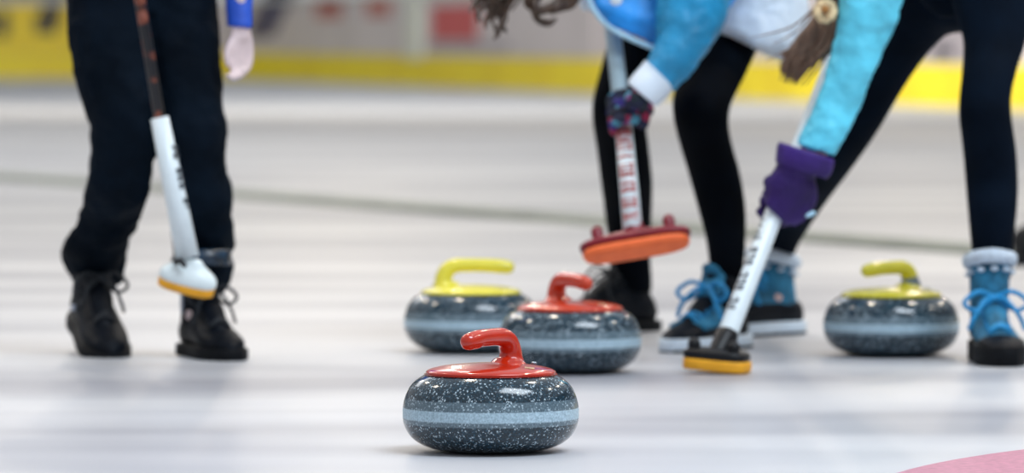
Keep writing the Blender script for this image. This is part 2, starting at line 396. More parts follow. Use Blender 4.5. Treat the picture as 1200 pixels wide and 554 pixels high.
p4 = panel(1070, 1185, .40, 1.2, M['ad_and_shadow_grey'], 'grey advertising board seen between the legs of the player on the right')
blob(p4, 1100, 1118, 52, 66, M['ad_black'], 1, 'lettering')
structure('wall_left', leftbox(0, 30, .41, 1.22, -.12, 0), M['board'])
structure('wall_rear_left', leftbox(0, 60, 0, 9, -6, -5.8), M['arena'])
structure('trim_6', leftbox(0, 30, 0, .41, -.12, .03), M['kick_yellow'])
structure('trim_7', leftbox(0, 30, 1.22, 1.28, -.15, .04), M['post'])
structure('trim_5', wallbox(wallx(480), wallx(496), .37, 1.24, 0, .06), M['post'])

# ------------------------------------------------------------------ curling stones
PROF = [(.0, .003), (.060, .003), (.066, 0), (.072, .0015), (.088, .0035), (.103, .0075), (.115, .0125), (.124, .018), (.132, .025), (.138, .0335), (.1425, .043), (.1448, .054),
        (.1452, .065), (.1446, .075), (.142, .087), (.1375, .099), (.1315, .109), (.123, .1175), (.114, .1235), (.106, .127), (.09, .129), (.0, .130)]
def stone(center_px, bottom_y, ang, hm, label, metal=False, u0=-.06, u1=.075, sc_=1.022):
    Z = 4530.0/(bottom_y-41)
    # front of the running edge shows lowest: stone centre sits a bit behind it
    bottom_y += 1
    g = G(center_px, bottom_y); loc = V((g.x, g.y+.075, 0)); loc.x = (center_px-600)/F*loc.y
    t = empty('curling_stone', loc, ang); tag(t, label, 'curling stone', 'curling stones on the ice'); t.scale = (sc_,)*3
    def loc_obj(name, mb, m_, par, **k):
        o = obj(name, mb, m_, None, **k); o.parent = par; return o
    pr = catmull([list(p) for p in PROF], 3)
    pr = [(max(p[0], 1e-4), p[1]) for p in pr]
    loc_obj('granite_body', lathe(pr), M['granite'], t)
    lid = catmull([[.0, .1275], [.1015, .1275], [.1055, .1282], [.1072, .1303], [.1055, .133], [.098, .1365], [.08, .1405], [.055, .1435], [.03, .1455], [.0, .1465]], 3)
    lo = loc_obj('handle_plate', lathe([(max(p[0], 1e-4), p[1]) for p in lid]), hm, t)
    path = [(u0+.006, 0, .130), (u0+.003, 0, .1425), (u0+.001, 0, .151), (u0+.002, 0, .164), (u0+.010, 0, .1785), (u0+.026, 0, .1865), (u0+.050, 0, .1880), (0.03, 0, .1875), (u1-.018, 0, .1855), (u1, 0, .1835)]
    rad = [.040, .0300, .0208, .0182, .0170, .0156, .0147, .0145, .0150, .0140]
    mb = tube(path, rad, n=28, sub=5)
    loc_obj('grip', mb, hm, t)
    # small screw and a sticker on the plate
    loc_obj('screw', ellipsoid((u0-.02, .032, .1425), .005, .005, .0025), M['chrome'], t)
    st = MB(); st.merge(box((0, 0, 0), .016, .010, .0012)); o = loc_obj('sticker', st, M['sticker'], t, smooth=False)
    vx = Matrix.Rotation(-ang, 4, 'Z') @ V((.064, -.052, 0)); o.location = (vx.x, vx.y, .1402); o.rotation_euler = (math.radians(7), math.radians(5), -ang)
    if metal:
        vs = tube([(u0-.0, 0, .1475), (u0+.001, 0, .158), (u0+.003, 0, .168)], [.0235, .0195, .0178], n=24, sub=3, round_ends=False)
        loc_obj('metal_sleeve', vs, M['chrome'], t)
    return t
D = math.radians
stone(575, 531.5, D(180+56), M['red_handle'], 'curling stone with a glossy red handle, nearest and sharpest on the ice', u1=.064)
stone(668, 437.5, D(-63), M['red_handle2'], 'curling stone with a red handle in the middle, behind the nearest stone', u1=.07)
stone(552, 413.5, D(2), M['yellow_pale'], 'curling stone with a lemon yellow handle, left of the red-handled stones', u1=.08)
stone(1045, 417.5, D(180+43), M['yellow_green'], 'curling stone with a yellow handle and grey sleeve beside the right boot', metal=True)

# ------------------------------------------------------------------ shoes
HW = [(0, .020), (.015, .031), (.05, .036), (.10, .036), (.15, .042), (.19, .047), (.22, .046), (.25, .038), (.272, .022), (.280, .004)]
HT = [(0, .070), (.015, .088), (.05, .100), (.10, .106), (.13, .098), (.16, .082), (.19, .068), (.22, .058), (.25, .051), (.272, .040), (.280, .030)]
def lerp(tab, x):
    for (a, b_), (c, d_) in zip(tab, tab[1:]):
        if x <= c: return b_+(d_-b_)*(x-a)/(c-a)
    return tab[-1][1]
def station(x, w, z0, z1, n=24, p=.75):
    zc = (z0+z1)/2; h = (z1-z0)/2; out = []
    for j in range(n):
        t = 2*math.pi*j/n; c, s = math.cos(t), math.sin(t)
        yy = math.copysign(abs(c)**p, c)*w*(1 if s < 0 else (1-.35*s))
        out.append(V((x, yy, zc+math.copysign(abs(s)**p, s)*h)))
    return out
def foot(x0, x1, sc=1.0, zb=.015, infl=0):
    vs = []; k = 12
    for i in range(k+1):
        x = x0+(x1-x0)*i/k; vs += station(x, lerp(HW, x)*sc+infl, zb, lerp(HT, x)*sc+infl)
    mb = MB(); mb.add(vs, grid_faces(k+1, 24)); return mb
def sole(th, extra=.005, z0=0, heel=.0):
    xs = [-.004+.288*i/24 for i in range(25)]
    pts = [(x, lerp(HW, min(max(x, 0.004), .276))+extra) for x in xs]
    out = pts+[(x, -w_) for x, w_ in reversed(pts)]
    n = len(out); vs = []
    for (s, z) in ((.93, z0), (1.0, z0+.004), (1.0, z0+th-.003), (.97, z0+th)):
        for x, y in out: vs.append(V(((x-.14)*(.5+.5*s)+.14, y*s, z)))
    mb = MB(); mb.add(vs, grid_faces(4, n)); return mb
def shoe(par, ankle, head, pitch=0, roll=0, upper='shoe_black', solem='sole_black', lace='lace_black', top=.14, th=.024,
         toe=None, cuff=None, scale=1.0, big_bow=False, heelblock=False, name='shoe', tongue=None, stripe=False, lift=0, wrap=None, rand=0):
    """loc: point on the ice under the ball of the foot; head: toe direction in the plane"""
    ball = .14*scale; loc = V(((ankle[0]-600)/F*ankle[1] + ball*math.cos(head), ankle[1] + ball*math.sin(head), lift))
    mtx = Matrix.Translation(loc) @ Matrix.Rotation(head, 4, 'Z') @ Matrix.Rotation(pitch, 4, 'Y') @ Matrix.Rotation(roll, 4, 'X') @ Matrix.Scale(scale, 4) @ Matrix.Translation((-.2, 0, 0))
    def T(mb): 
        o = MB(); o.merge(mb, mtx); return o
    u = MB(); u.merge(foot(.004, .279, zb=th-.008))
    # ankle shaft
    rings = []
    zz = [.05, .08, .105, top-.012, top]
    vs = []
    for i, z in enumerate(zz):
        cx = .060+(.004*i); rx = .054-.002*i; ry = .036+(.002*i if cuff else 0)
        for j in range(24):
            t = 2*math.pi*j/24; vs.append(V((cx+rx*math.cos(t), ry*math.sin(t), z + (.012*math.cos(t) if i > 2 else 0))))
    u.add(vs, grid_faces(5, 24))
    u.merge(tube([(.118, 0, .115), (.15, 0, .098), (.19, 0, .071)], [.026, .026, .02], flat=.5))
    s = obj(name, T(u), M[upper], par, voxel=.005, smi=3)
    so = MB(); so.merge(sole(th))
    if heelblock: so.merge(sole(.012, z0=-.0))
    obj('sole', T(so), M[solem], s)
    if solem == 'sole_white':
        obj('outsole', T(sole(.008, extra=.006)), M['sole_black'], s)
    if toe:
        tc_ = foot(.212, .2805, zb=th-.006, infl=.0022); obj('toe_cap', T(tc_), M[toe], s, smooth=True)
        hc = foot(-.001, .055, zb=th-.006, infl=.0022)
        hc2 = MB(); hc2.v = [V((p.x, p.y, min(p.z, .072))) for p in hc.v]; hc2.f = hc.f
        obj('heel_counter', T(hc2), M[toe], s)
    if rand:
        lo = foot(-.001, .2805, zb=th-.006, infl=.003)
        lo2 = MB(); lo2.v = [V((p.x, p.y, min(p.z, rand))) for p in lo.v]; lo2.f = lo.f
        obj('rand', T(lo2), M['shoe_black'], s)
    # tongue
    if tongue:
        tg = MB(); tg.merge(tube([(.128, 0, .122), (.108, 0, top+.0), (.112, 0, top+.012)], [.03, .032, .026], flat=.3))
        obj('tongue', T(tg), M[tongue], s)
    if wrap: obj('lace_cover', T(foot(.115, .205, zb=th+.012, infl=.003)), M[wrap], s)
    # laces
    lc = MB(); lr = .0034 if not big_bow else .0048
    rows = 6; 
    for k in range(rows):
        t = k/(rows-1); x = .198-.085*t; z = lerp(HT, x)+.012 + (.006 if k > 3 else 0)
        if k >= 4: z = .105+(k-4)*.02+.008; x = .122-(k-4)*.006
        wd_ = .021+.004*t
        sgn = 1 if k % 2 else -1
        lc.merge(tube([(x, -wd_, z-.010), (x-.004*sgn, 0, z+.002), (x, wd_, z-.010)], lr, n=8, sub=3))
        if k < rows-1:
            lc.merge(tube([(x, sgn*wd_, z-.010), (x-.008, 0, z+.005), (x-.016, -sgn*wd_, z-.002)], lr, n=8, sub=3))
    bz = .135; bx_ = .128
    L_ = .048 if not big_bow else .060
    for sgn in (-1, 1):
        lc.merge(tube([(bx_, 0, bz), (bx_+.012, sgn*L_*.6, bz+.012), (bx_+.022, sgn*L_*1.1, bz-.010), (bx_+.018, sgn*L_*.7, bz-.026), (bx_+.004, 0, bz)], lr, n=8, sub=5))
        lc.merge(tube([(bx_, 0, bz), (bx_+.018, sgn*.02, bz-.004), (bx_+.034, sgn*L_*.75, bz-.035), (bx_+.032, sgn*L_*.95, bz-.062)], lr, n=8, sub=5))
    lc.merge(ellipsoid((bx_, 0, bz), .008, .009, .007))
    obj('laces', T(lc), M[lace], s)
    if stripe:
        st = MB(); st.merge(box((.095, -.0405, .062), .030, .004, .012, Matrix.Rotation(D(-20), 4, 'Y')))
        obj('side_patch', T(st), M['sock'], s)
    if cuff:
        vs = []
        for i in range(9):
            a_ = 2*math.pi*i/8.0
            pass
        ring = [(.072+.052*math.cos(t), .042*math.sin(t), top+.004+.012*math.cos(t)) for t in [2*math.pi*i/20 for i in range(21)]]
        cb = tube([V(p) for p in ring], .0155, n=12, sub=2)
        obj('fleece_cuff', T(cb), M[cuff], s, voxel=.004, disp=(.012, .008), smi=1)
        band = [(.074+.056*math.cos(t), .045*math.sin(t), top-.022+.012*math.cos(t)) for t in [2*math.pi*i/20 for i in range(21)]]
        dots = MB()
        for i in range(0, 20, 2):
            dots.merge(ellipsoid(band[i], .008, .008, .005, 10, 6))
        obj('white_stitching', T(dots), M[cuff], s)
    return s, mtx

# ------------------------------------------------------------------ hands
def grip_hand(P, axis, wrist, rs, rf=.009, spread=.0205, n=4, up=1, flip=1):
    """hand closed round a shaft: P point on shaft, axis unit, wrist position, rs shaft radius"""
    axis = axis.normalized(); d = wrist-P; d = (d-axis*d.dot(axis)); d = d.normalized()
    e = axis.cross(d)*flip
    mb = MB()
    R_ = rs+rf*.95
    knuck = []
    for i in range(n):
        o = P+axis*(i-(n-1)/2)*spread*up
        ln = [.96, 1.05, 1.0, .82][i % 4]
        pts, rr_ = [], []
        for k in range(7):
            an = D(-38 + ln*k*46)
            q = R_*(1.0 if k else 1.35)
            pts.append(o + d*q*math.cos(an) + e*q*math.sin(an)); rr_.append(rf*(1.08-.045*k))
        mb.merge(tube(pts, rr_, n=10, sub=3)); knuck.append(pts[0])
    # palm from the knuckles to the wrist
    mid = (knuck[0]+knuck[-1])/2 + d*rf*1.2
    for i in range(n):
        mb.merge(tube([knuck[i], knuck[i]*.5+(mid)*.1+wrist*.4, wrist], [rf*1.1, rf*1.45, rf*1.6], n=10, sub=3))
    # thumb from the side of the palm
    tb = P+axis*up*spread*1.6
    base = wrist*.45+knuck[0]*.55 - e*.012 + axis*up*.006
    mb.merge(tube([wrist*.75+P*.25, base, tb+d*R_*.9-e*R_*.6, tb-e*R_*1.05-d*.002, tb-d*R_*.7-e*R_*.8], [rf*1.35, rf*1.35, rf*1.2, rf*1.1, rf*.95], n=10, sub=4))
    return mb
def relaxed_hand(wrist, down, side, front, s=1.0, r=.0085):
    """slightly curled hanging hand; side = thumb side direction, front = palm-facing curl direction"""
    mb = MB()
    palm = wrist+down*.05*s
    for i in range(4):
        off = (1.5-i)*.0195*s
        k0 = wrist+down*(.078-.003*abs(i-1.3))*s + side*off
        ln = [.9, 1.0, .95, .78][i]*s
        c = .15+.12*i
        p1 = k0 + (down*.9+front*(.35+c)).normalized()*.040*ln
        p2 = p1 + (down*.45+front*(.9+c)).normalized()*.026*ln
        p3 = p2 + (down*(-.05)+front*1.0).normalized()*.018*ln
        mb.merge(tube([wrist+side*off*.6, wrist+down*.04*s+side*off*.9, k0, p1, p2, p3], [r*1.55*s, r*1.5*s, r*1.12*s, r*s, r*.93*s, r*.82*s], n=12, sub=3))
    t0 = wrist+down*.018*s+side*.018*s
    mb.merge(tube([t0, t0+down*.030*s+side*.022*s+front*.012*s, t0+down*.056*s+side*.028*s+front*.026*s, t0+down*.078*s+side*.024*s+front*.038*s], [r*1.5*s, r*1.4*s, r*1.15*s, r*.9*s], n=12, sub=3))
    return mb

def head_mesh(c, look, up, s=1.0):
    """c centre of the skull; look and up unit vectors"""
    look = look.normalized(); up = (up-look*up.dot(look)).normalized(); rt = look.cross(up)
    m_ = Matrix((rt, look, up)).transposed()
    def P(x, y, z): return c + rt*x*s + look*y*s + up*z*s
    mb = MB()
    mb.merge(ellipsoid(c+up*.02*s-look*.012*s, .074*s, .092*s, .09*s, 24, 16, m_.to_4x4()))
    mb.merge(ellipsoid(P(0, .018, -.05), .056*s, .066*s, .066*s, 20, 12, m_.to_4x4()))
    mb.merge(ellipsoid(P(0, .05, -.095), .026*s, .025*s, .020*s, 12, 8, m_.to_4x4()))
    mb.merge(tube([P(0, .078, .01), P(0, .092, -.018), P(0, .100, -.036)], [.009*s, .011*s, .014*s], n=10, sub=2))
    for q in (-1, 1):
        mb.merge(ellipsoid(P(q*.076, -.005, -.018), .010*s, .018*s, .030*s, 10, 8, m_.to_4x4()))
        mb.merge(ellipsoid(P(q*.03, .078, .018), .020*s, .010*s, .007*s, 10, 6, m_.to_4x4()))
    return mb, P, m_.to_4x4()
def face_parts(par, P, m_, s=1.0):
    for q in (-1, 1): obj('eye', ellipsoid(P(q*.029, .080, -.002), .011*s, .006*s, .006*s, 12, 8, m_), M['eye'], par)
    obj('lips', ellipsoid(P(0, .082, -.066), .022*s, .008*s, .007*s, 12, 8, m_), M['lip'], par)
def shell(par, P, m_, c, mat_, s=1.0, name='hair'):
    mb = MB()
    mb.merge(ellipsoid(P(0, -.022, .032), .084*s, .094*s, .096*s, 24, 16, m_))
    mb.merge(ellipsoid(P(0, -.045, -.02), .080*s, .070*s, .085*s, 24, 16, m_))
    return mb

# ------------------------------------------------------------------ player 1 (left)
ZL = 11.95
legL = [(60, -60, 168, -60, 12.0, .9), (77, 0, 176, 0, 11.98, .95), (80, 45, 183, 50, 11.95, .95), (86, 92, 185, 95, 11.92, .95), (100, 132, 184, 135, 11.90, .95), (108, 152, 183, 160, 11.90, .95),
        (105, 190, 180, 195, 11.93, .95), (98, 230, 173, 235, 11.97, .95), (91, 255, 163, 262, 12.06, .95), (76, 280, 153, 285, 12.12, 1.0), (73, 300, 147, 303, 12.16, 1.05), (80, 320, 146, 324, 12.19, 1.05), (86, 333, 142, 335, 12.2, 1.0)]
legR = [(165, -60, 258, -60, 12.0, .9), (160, 0, 254, 0, 12.0, .95), (168, 50, 257, 50, 11.97, .95), (180, 100, 261, 100, 11.95, .95), (186, 140, 264, 140, 11.93, .95), (188, 175, 267, 175, 11.93, .95),
        (191, 205, 269, 205, 11.95, .95), (196, 240, 272, 240, 11.97, .95), (200, 270, 274, 268, 12.01, 1.0), (203, 288, 276, 287, 12.03, 1.05), (205, 298, 268, 300, 12.04, 1.0), (201, 308, 272, 310, 12.05, 1.1), (206, 330, 268, 332, 12.06, 1.05), (210, 345, 262, 346, 12.06, 1.0)]
torso1 = [(75, -20, 256, -20, 12.0, .62), (68, -70, 262, -70, 12.0, .6), (78, -130, 254, -130, 12.0, .58), (72, -190, 262, -190, 12.0, .55), (62, -250, 272, -250, 12.0, .5), (80, -285, 252, -285, 12.0, .45), (128, -305, 206, -305, 12.0, .7)]
armR1 = [(228, -285, 282, -262, 12.0, .95), (248, -230, 302, -215, 12.02, .95), (266, -140, 308, -135, 12.04, .95), (264, -60, 300, -60, 12.0, .95), (266, 0, 294, 0, 11.95, 1.0), (268, 31, 294, 33, 11.93, 1.0)]
armL1 = [(106, -285, 54, -262, 12.0, .95), (88, -230, 36, -215, 11.98, .95), (72, -165, 38, -140, 11.9, .95), (104, -130, 88, -98, 11.78, .95), (138, -106, 128, -76, 11.70, 1.0)]
base = G(168, 421)
body = MB()
for l_ in (legL, legR, torso1, armR1, armL1): body.merge(limb(l_, scale=.78))
wr = W(282, 32, 11.93)
body.merge(tube([W(280, -30, 11.94), wr, wr+V((0, 0, -.02))], [.016, .017, .018], n=16))
body.merge(relaxed_hand(wr+V((0, 0, -.004)), V((.05, 0, -1)).normalized(), V((-.72, -.65, 0)).normalized(), V((-.4, -.75, 0)).normalized()*.6+V((.1, .1, 0)), s=.80, r=.0088))
sh_top = W(139, -150, 11.62); sh_bot = W(163, 0, 11.64)
ax1 = (sh_top-sh_bot).normalized(); gp1 = W(152, -70, 11.63)
body.merge(grip_hand(gp1, ax1, W(128, -92, 11.74), .012))
hc1 = W(168, -385, 11.98)
body.merge(tube([W(167, -290, 12.0), W(168, -350, 12.0)], [.055, .05], n=16))
hm1, P1f, m1 = head_mesh(hc1, V((.1, -1, -.25)), V((0, 0, 1))); body.merge(hm1)
for (px, Y) in ((110, 12.2), (230, 12.06)):
    x = (px-600)/F*Y; body.merge(tube([(x, Y, .17), (x, Y, .12), (x, Y-.03, .09)], [.030, .026, .024], n=14))
pl1 = obj('person', body, M['skin_pale'], voxel=.0055, smi=2, org=base)
tag(pl1, 'person in dark navy track trousers and black shoes walking with a broom, on the left', 'person', 'curling players')
tr = MB(); hip1 = [(72, -50, 260, -50, 12.0, .62), (76, -15, 256, -15, 12.0, .6), (92, 15, 246, 15, 11.99, .55)]
for l_ in (legL, legR, hip1): tr.merge(limb(l_, fold=.018))
tro = obj('trousers', tr, M['pants_navy'], pl1, voxel=.006, smi=4, disp=(.07, .022))
obj('pocket_seam', tube([W(92, 40, 11.83), W(100, 90, 11.83), W(108, 115, 11.82)], .003, n=8), M['pants_navy'], tro)
cb = MB(); cb.merge(limb([(208, 290, 270, 293, 11.95, 1.05), (206, 300, 272, 302, 11.95, 1.1), (207, 309, 271, 310, 11.95, 1.05)], fold=0))
obj('ankle_strap', cb, M['clip_blue'], tro)
jk = MB(); jk.merge(limb(torso1, scale=1.06)); jk.merge(limb(armL1, scale=1.06))
jk1 = obj('jacket', jk, M['jacket_royal'], pl1, voxel=.007, disp=(.06, .012))
obj('sleeve', limb(armR1, scale=1.16, fold=.02), M['jacket_royal'], jk1, voxel=.005)
hb = shell(pl1, P1f, m1, hc1, 'hair_dark'); obj('hair', hb, M['hair_dark'], pl1, voxel=.006, disp=(.02, .008))
face_parts(pl1, P1f, m1)
shoe(pl1, (102, 12.2), D(-90+17), pitch=D(15), scale=1.12, top=.128, stripe=True, lift=.004)
shoe(pl1, (232, 12.06), D(-90+22), scale=1.06, top=.135)
for (px, Y, z0) in ((110, 12.2, .13), (230, 12.06, .10)):
    x = (px-600)/F*Y; obj('sock', tube([(x, Y, z0), (x, Y, z0+.07)], .036, n=16), M['sock'], pl1)

# ------------------------------------------------------------------ brooms
def marks(par, a, b_, r, face, m_, count, size=.010, tw=.5, name='lettering'):
    """letter-like strokes wrapped on the front of a shaft"""
    ax = (b_-a).normalized(); f_ = (face-ax*face.dot(ax)).normalized(); s_ = ax.cross(f_)
    mb = MB(); L_ = (b_-a).length; st = L_/count
    rnd = random.Random(7)
    def patch(u0, u1, t0, t1, t2, t3):
        vs = []
        for k in range(5):
            q = k/4
            for (u, ta, tb) in ((u0, t0, t1), (u1, t2, t3)):
                t = ta+(tb-ta)*q
                vs.append(a+ax*u + (f_*math.cos(t)+s_*math.sin(t))*(r+.0006))
        mb.add(vs, [(2*k, 2*k+1, 2*k+3, 2*k+2) for k in range(4)])
    for i in range(count):
        u = i*st
        if rnd.random() < .12: continue
        patch(u, u+st*.28, -tw, tw, -tw, tw)
        if rnd.random() < .7: patch(u, u+st*.75, -tw, -tw+.3, -tw, -tw+.3)
        if rnd.random() < .6: patch(u, u+st*.75, tw-.3, tw, tw-.3, tw)
        if rnd.random() < .5: patch(u+st*.45, u+st*.7, -tw, tw*.6, -tw, tw*.6)
    obj(name, mb, m_, par)
def plate(c, ux, uy, uz, lx, ly, prof, n=40, pw=2.6):
    """stack of superellipse outlines: prof list of (scale, z)"""
    vs = []
    for s, z in prof:
        for j in range(n):
            t = 2*math.pi*j/n; cx, sy = math.cos(t), math.sin(t)
            x = math.copysign(abs(cx)**(2/pw), cx)*lx*s; y = math.copysign(abs(sy)**(2/pw), sy)*ly*(s if s > .5 else s)
            vs.append(c+ux*x+uy*y+uz*z)
    mb = MB(); mb.add(vs, grid_faces(len(prof), n)); return mb

# player 1's broom
bt = empty('curling_broom', W(219, 332, 11.63)); tag(bt, 'white-headed curling broom with a dark upper shaft held by the left player', 'broom', 'curling brooms')
j0 = W(187, 138, 11.63); j1 = W(220, 302, 11.62)
obj('upper_shaft', tube([sh_top, j0], .0118, sub=1, n=20), M['shaft_dark'], bt)
ls = obj('lower_shaft', tube([j0, j0*.5+j1*.5, j1], [.0195, .0222, .0245], sub=1, n=28, round_ends=False), M['shaft_white'], bt)
marks(ls, W(196, 172, 11.63), W(211, 252, 11.625), .0222, V((.8, -.6, 0)), M['ink_black'], 9, tw=.42)
ux = V((.965, -.05, -.25)).normalized(); uz = V((.10, -.25, .96)); uz = (uz-ux*uz.dot(ux)).normalized(); uy = uz.cross(ux)
c1 = W(219.5, 329, 11.63)
hd = obj('broom_head', plate(c1, ux, uy, uz, .0625, .034, [(.93, -.006), (1, .0), (1.0, .010), (.92, .020), (.66, .031), (.42, .040), (.36, .052)]), M['head_white'], bt, subsurf=1)
obj('pad', plate(c1, ux, uy, uz, .062, .034, [(.90, -.021), (.97, -.019), (.98, -.005), (.94, -.002)]), M['pad_yellow'], bt)
obj('clip', tube([W(206, 308, 11.60), W(211, 305, 11.59), W(216, 311, 11.585)], .0055, n=8), M['head_black'], bt)

# player 2's broom (raised red)
c2 = W(745, 286, 11.88)
sh2a = W(741.5, 270, 11.89); sh2m = W(730, 140, 12.07); sh2b = W(718.5, 40, 12.23); sh2t = W(707, -60, 12.38)
bt2 = empty('curling_broom', c2); tag(bt2, 'curling broom with a red head and glowing orange pad lifted above the ice', 'broom', 'curling brooms')
ls = obj('lower_shaft', tube([sh2a, sh2m], [.0215, .0185], sub=1, n=28, round_ends=False), M['shaft_white'], bt2)
marks(ls, sh2a.lerp(sh2m, .06), sh2a.lerp(sh2m, .95), .0216, V((-.1, -1, 0)), M['ink_red'], 26, tw=.8)
obj('upper_shaft', tube([sh2m, sh2b, sh2t], [.0180, .0180, .0170], sub=1, n=24), M['shaft_grey'], bt2)
ux = V((.985, -.05, .165)).normalized(); uz = V((-.15, .48, .88)); uz = (uz-ux*uz.dot(ux)).normalized(); uy = uz.cross(ux)
obj('broom_head', plate(c2+uz*.012, ux, uy, uz, .122, .036, [(.9, -.012), (1.0, -.009), (1.0, .001), (.90, .006), (.5, .014), (.2, .024)], pw=3.5), M['red_dark'], bt2, subsurf=1)
obj('pad', plate(c2, ux, uy, uz, .118, .038, [(.86, -.022), (.95, -.019), (1.0, -.009), (.98, .0)], pw=3.5), M['pad_orange'], bt2, subsurf=1)
sk = MB(); sk.merge(tube([c2+uz*.02, c2+uz*.05], [.026, .021], n=20, sub=1)); obj('socket', sk, M['red_dark'], bt2)
for q in (-1, 1):
    obj('knob', tube([c2+ux*.078*q+uz*.018-uy*.015, c2+ux*.078*q+uz*.036-uy*.015], [.012, .014], n=14, sub=1), M['red_dark'], bt2)

# player 3's broom
c3 = W(840, 422, 11.42)
sh3a = W(850, 398, 11.45); sh3m = W(905, 256, 11.60); sh3t = W(1012, -20, 11.95)
bt3 = empty('curling_broom', G(840, 436)); tag(bt3, 'black-headed curling broom with yellow pad pressed on the ice by the right player', 'broom', 'curling brooms')
ls = obj('lower_shaft', tube([sh3a, sh3m, sh3t], [.0215, .0200, .0165], sub=1, n=28), M['shaft_white'], bt3)
marks(ls, W(862, 368, 11.48), W(904, 258, 11.60), .0206, V((-.62, -.78, 0)), M['ink_black'], 15, tw=.5)
ux = V((.945, -.32, -.075)).normalized(); uz = V((0, 0, 1)); uz = (uz-ux*uz.dot(ux)).normalized(); uy = uz.cross(ux)
obj('broom_head', plate(V((c3.x, c3.y, .039)), ux, uy, uz, .0685, .046, [(.95, -.012), (1.0, -.008), (1.0, .004), (.94, .010), (.5, .014)], pw=3.5), M['head_black'], bt3, subsurf=1)
obj('pad', plate(V((c3.x, c3.y, .0055)), ux, uy, uz, .069, .047, [(.96, .0008), (1.0, .004), (1.0, .020), (.98, .024)], pw=3.5), M['pad_yellow'], bt3)
obj('socket', tube([V((c3.x, c3.y, .04)), V((c3.x, c3.y, .04))*.4+sh3a*.6, sh3a+(sh3m-sh3a).normalized()*.01], [.019, .023, .024], n=20, sub=2), M['head_black'], bt3)
for q in (-1, 1):
    obj('knob', tube([V((c3.x, c3.y, .042))+ux*.043*q-uy*.02, V((c3.x, c3.y, .058))+ux*.043*q-uy*.02], [.010, .014], n=14, sub=1), M['head_black'], bt3)

# ------------------------------------------------------------------ player 2 (centre, behind)
leg2L = [(755, -40, 850, -40, 12.72, 1.0), (732, 0, 812, 5, 12.70, 1.0), (714, 45, 775, 55, 12.66, 1.0), (704, 80, 763, 85, 12.62, 1.05), (695, 115, 759, 115, 12.60, 1.1), (694, 140, 757, 140, 12.62, 1.1),
         (699, 175, 761, 175, 12.70, 1.05), (704, 215, 765, 215, 12.80, 1.05), (709, 255, 764, 255, 12.93, 1.05), (713, 290, 762, 290, 13.0, 1.0), (716, 325, 764, 325, 13.04, 1.0), (718, 342, 764, 342, 13.05, 1.0)]
leg2R = [(812, -60, 925, -45, 12.62, .95), (822, 0, 905, 22, 12.55, .95), (826, 40, 886, 62, 12.46, .95), (803, 78, 872, 92, 12.38, .95), (789, 110, 858, 120, 12.30, 1.0), (789, 138, 854, 142, 12.28, 1.0),
         (796, 168, 858, 168, 12.32, 1.0), (807, 205, 868, 205, 12.38, 1.0), (818, 245, 874, 245, 12.38, 1.0), (827, 280, 874, 280, 12.36, 1.0), (831, 312, 872, 312, 12.34, 1.0), (833, 342, 870, 342, 12.33, 1.0)]
belly = [(712, 30, 800, 66, 12.14, .25), (703, 18, 812, 56, 12.16, .35), (694, 0, 830, 35, 12.18, .42), (684, -50, 880, -30, 12.30, .6), (672, -95, 870, -110, 12.36, .7), (660, -125, 815, -165, 12.36, .7), (655, -150, 730, -195, 12.35, .7)]
back2 = [(838, 34, 925, 76, 12.46, .95), (836, 24, 940, 66, 12.46, .98), (838, -10, 948, 20, 12.48, .95), (815, -60, 935, -45, 12.50, .9), (770, -110, 900, -110, 12.50, .85)]
sl2 = [(742, -135, 828, -130, 12.20, .8), (762, -80, 850, -75, 12.16, .85), (768, -30, 856, -20, 12.12, .85), (768, 15, 853, 16, 12.10, .85), (768, 44, 838, 48, 12.07, .85), (762, 64, 815, 80, 12.05, .9), (754, 79, 789, 107, 12.03, .9)]
sl2b = [(670, -150, 735, -175, 12.5, .8), (668, -100, 722, -95, 12.42, .8), (676, -50, 712, -46, 12.30, .9), (686, -15, 714, -16, 12.22, .9)]
body = MB()
for l_ in (leg2L, leg2R, belly, back2, sl2, sl2b): body.merge(limb(l_, scale=.78))
wr2 = W(755, 110, 12.03)
gp2 = W(732, 134, 12.06); ax2 = (sh2b-sh2a).normalized()
body.merge(tube([W(772, 92, 12.04), wr2], [.022, .018], n=12)); body.merge(grip_hand(gp2, ax2, wr2, .0185, rf=.006, spread=.019, flip=-1))
gp2b = W(711.5, -20, 12.32)
body.merge(grip_hand(gp2b, ax2, W(702, -30, 12.38), .0175, rf=.006))
hc2 = W(618, -108, 12.25)
body.merge(tube([W(690, -140, 12.36), W(645, -118, 12.28)], [.055, .05], n=16))
hm2, P2f, m2 = head_mesh(hc2, V((-.45, -.45, -.75)), V((-.75, -.1, .5))); body.merge(hm2)
for (px, Y) in ((741, 13.05), (850, 12.33)):
    x = (px-600)/F*Y; body.merge(tube([(x, Y, .17), (x, Y, .12), (x-.03, Y-.03, .08)], [.026, .024, .022], n=14))
pl2 = obj('person', body, M['skin'], voxel=.006, smi=2, org=G(790, 400))
tag(pl2, 'person in a blue and white jacket and black leggings bending over the red broom', 'person', 'curling players')
lg = MB()
for l_ in (leg2L, leg2R): lg.merge(limb(l_))
lg.merge(limb([(790, -70, 925, -50, 12.6, .85), (775, -20, 915, 0, 12.6, .8), (790, 15, 885, 30, 12.55, .8)]))
obj('leggings', lg, M['legging'], pl2, voxel=.006, smi=5)
jk2 = obj('jacket', limb(belly, fold=.02), M['jacket_blue'], pl2, voxel=.006, smi=4, disp=(.05, .014))
obj('white_back_panel', limb(back2, fold=.015), M['jacket_white'], jk2, voxel=.006, smi=4, disp=(.05, .016))
obj('sleeve', limb(sl2, fold=.02), M['jacket_teal'], jk2, voxel=.005, smi=4, disp=(.04, .012))
obj('sleeve', limb(sl2b, fold=.02), M['jacket_blue'], jk2, voxel=.006, smi=4)
hem = []
import itertools
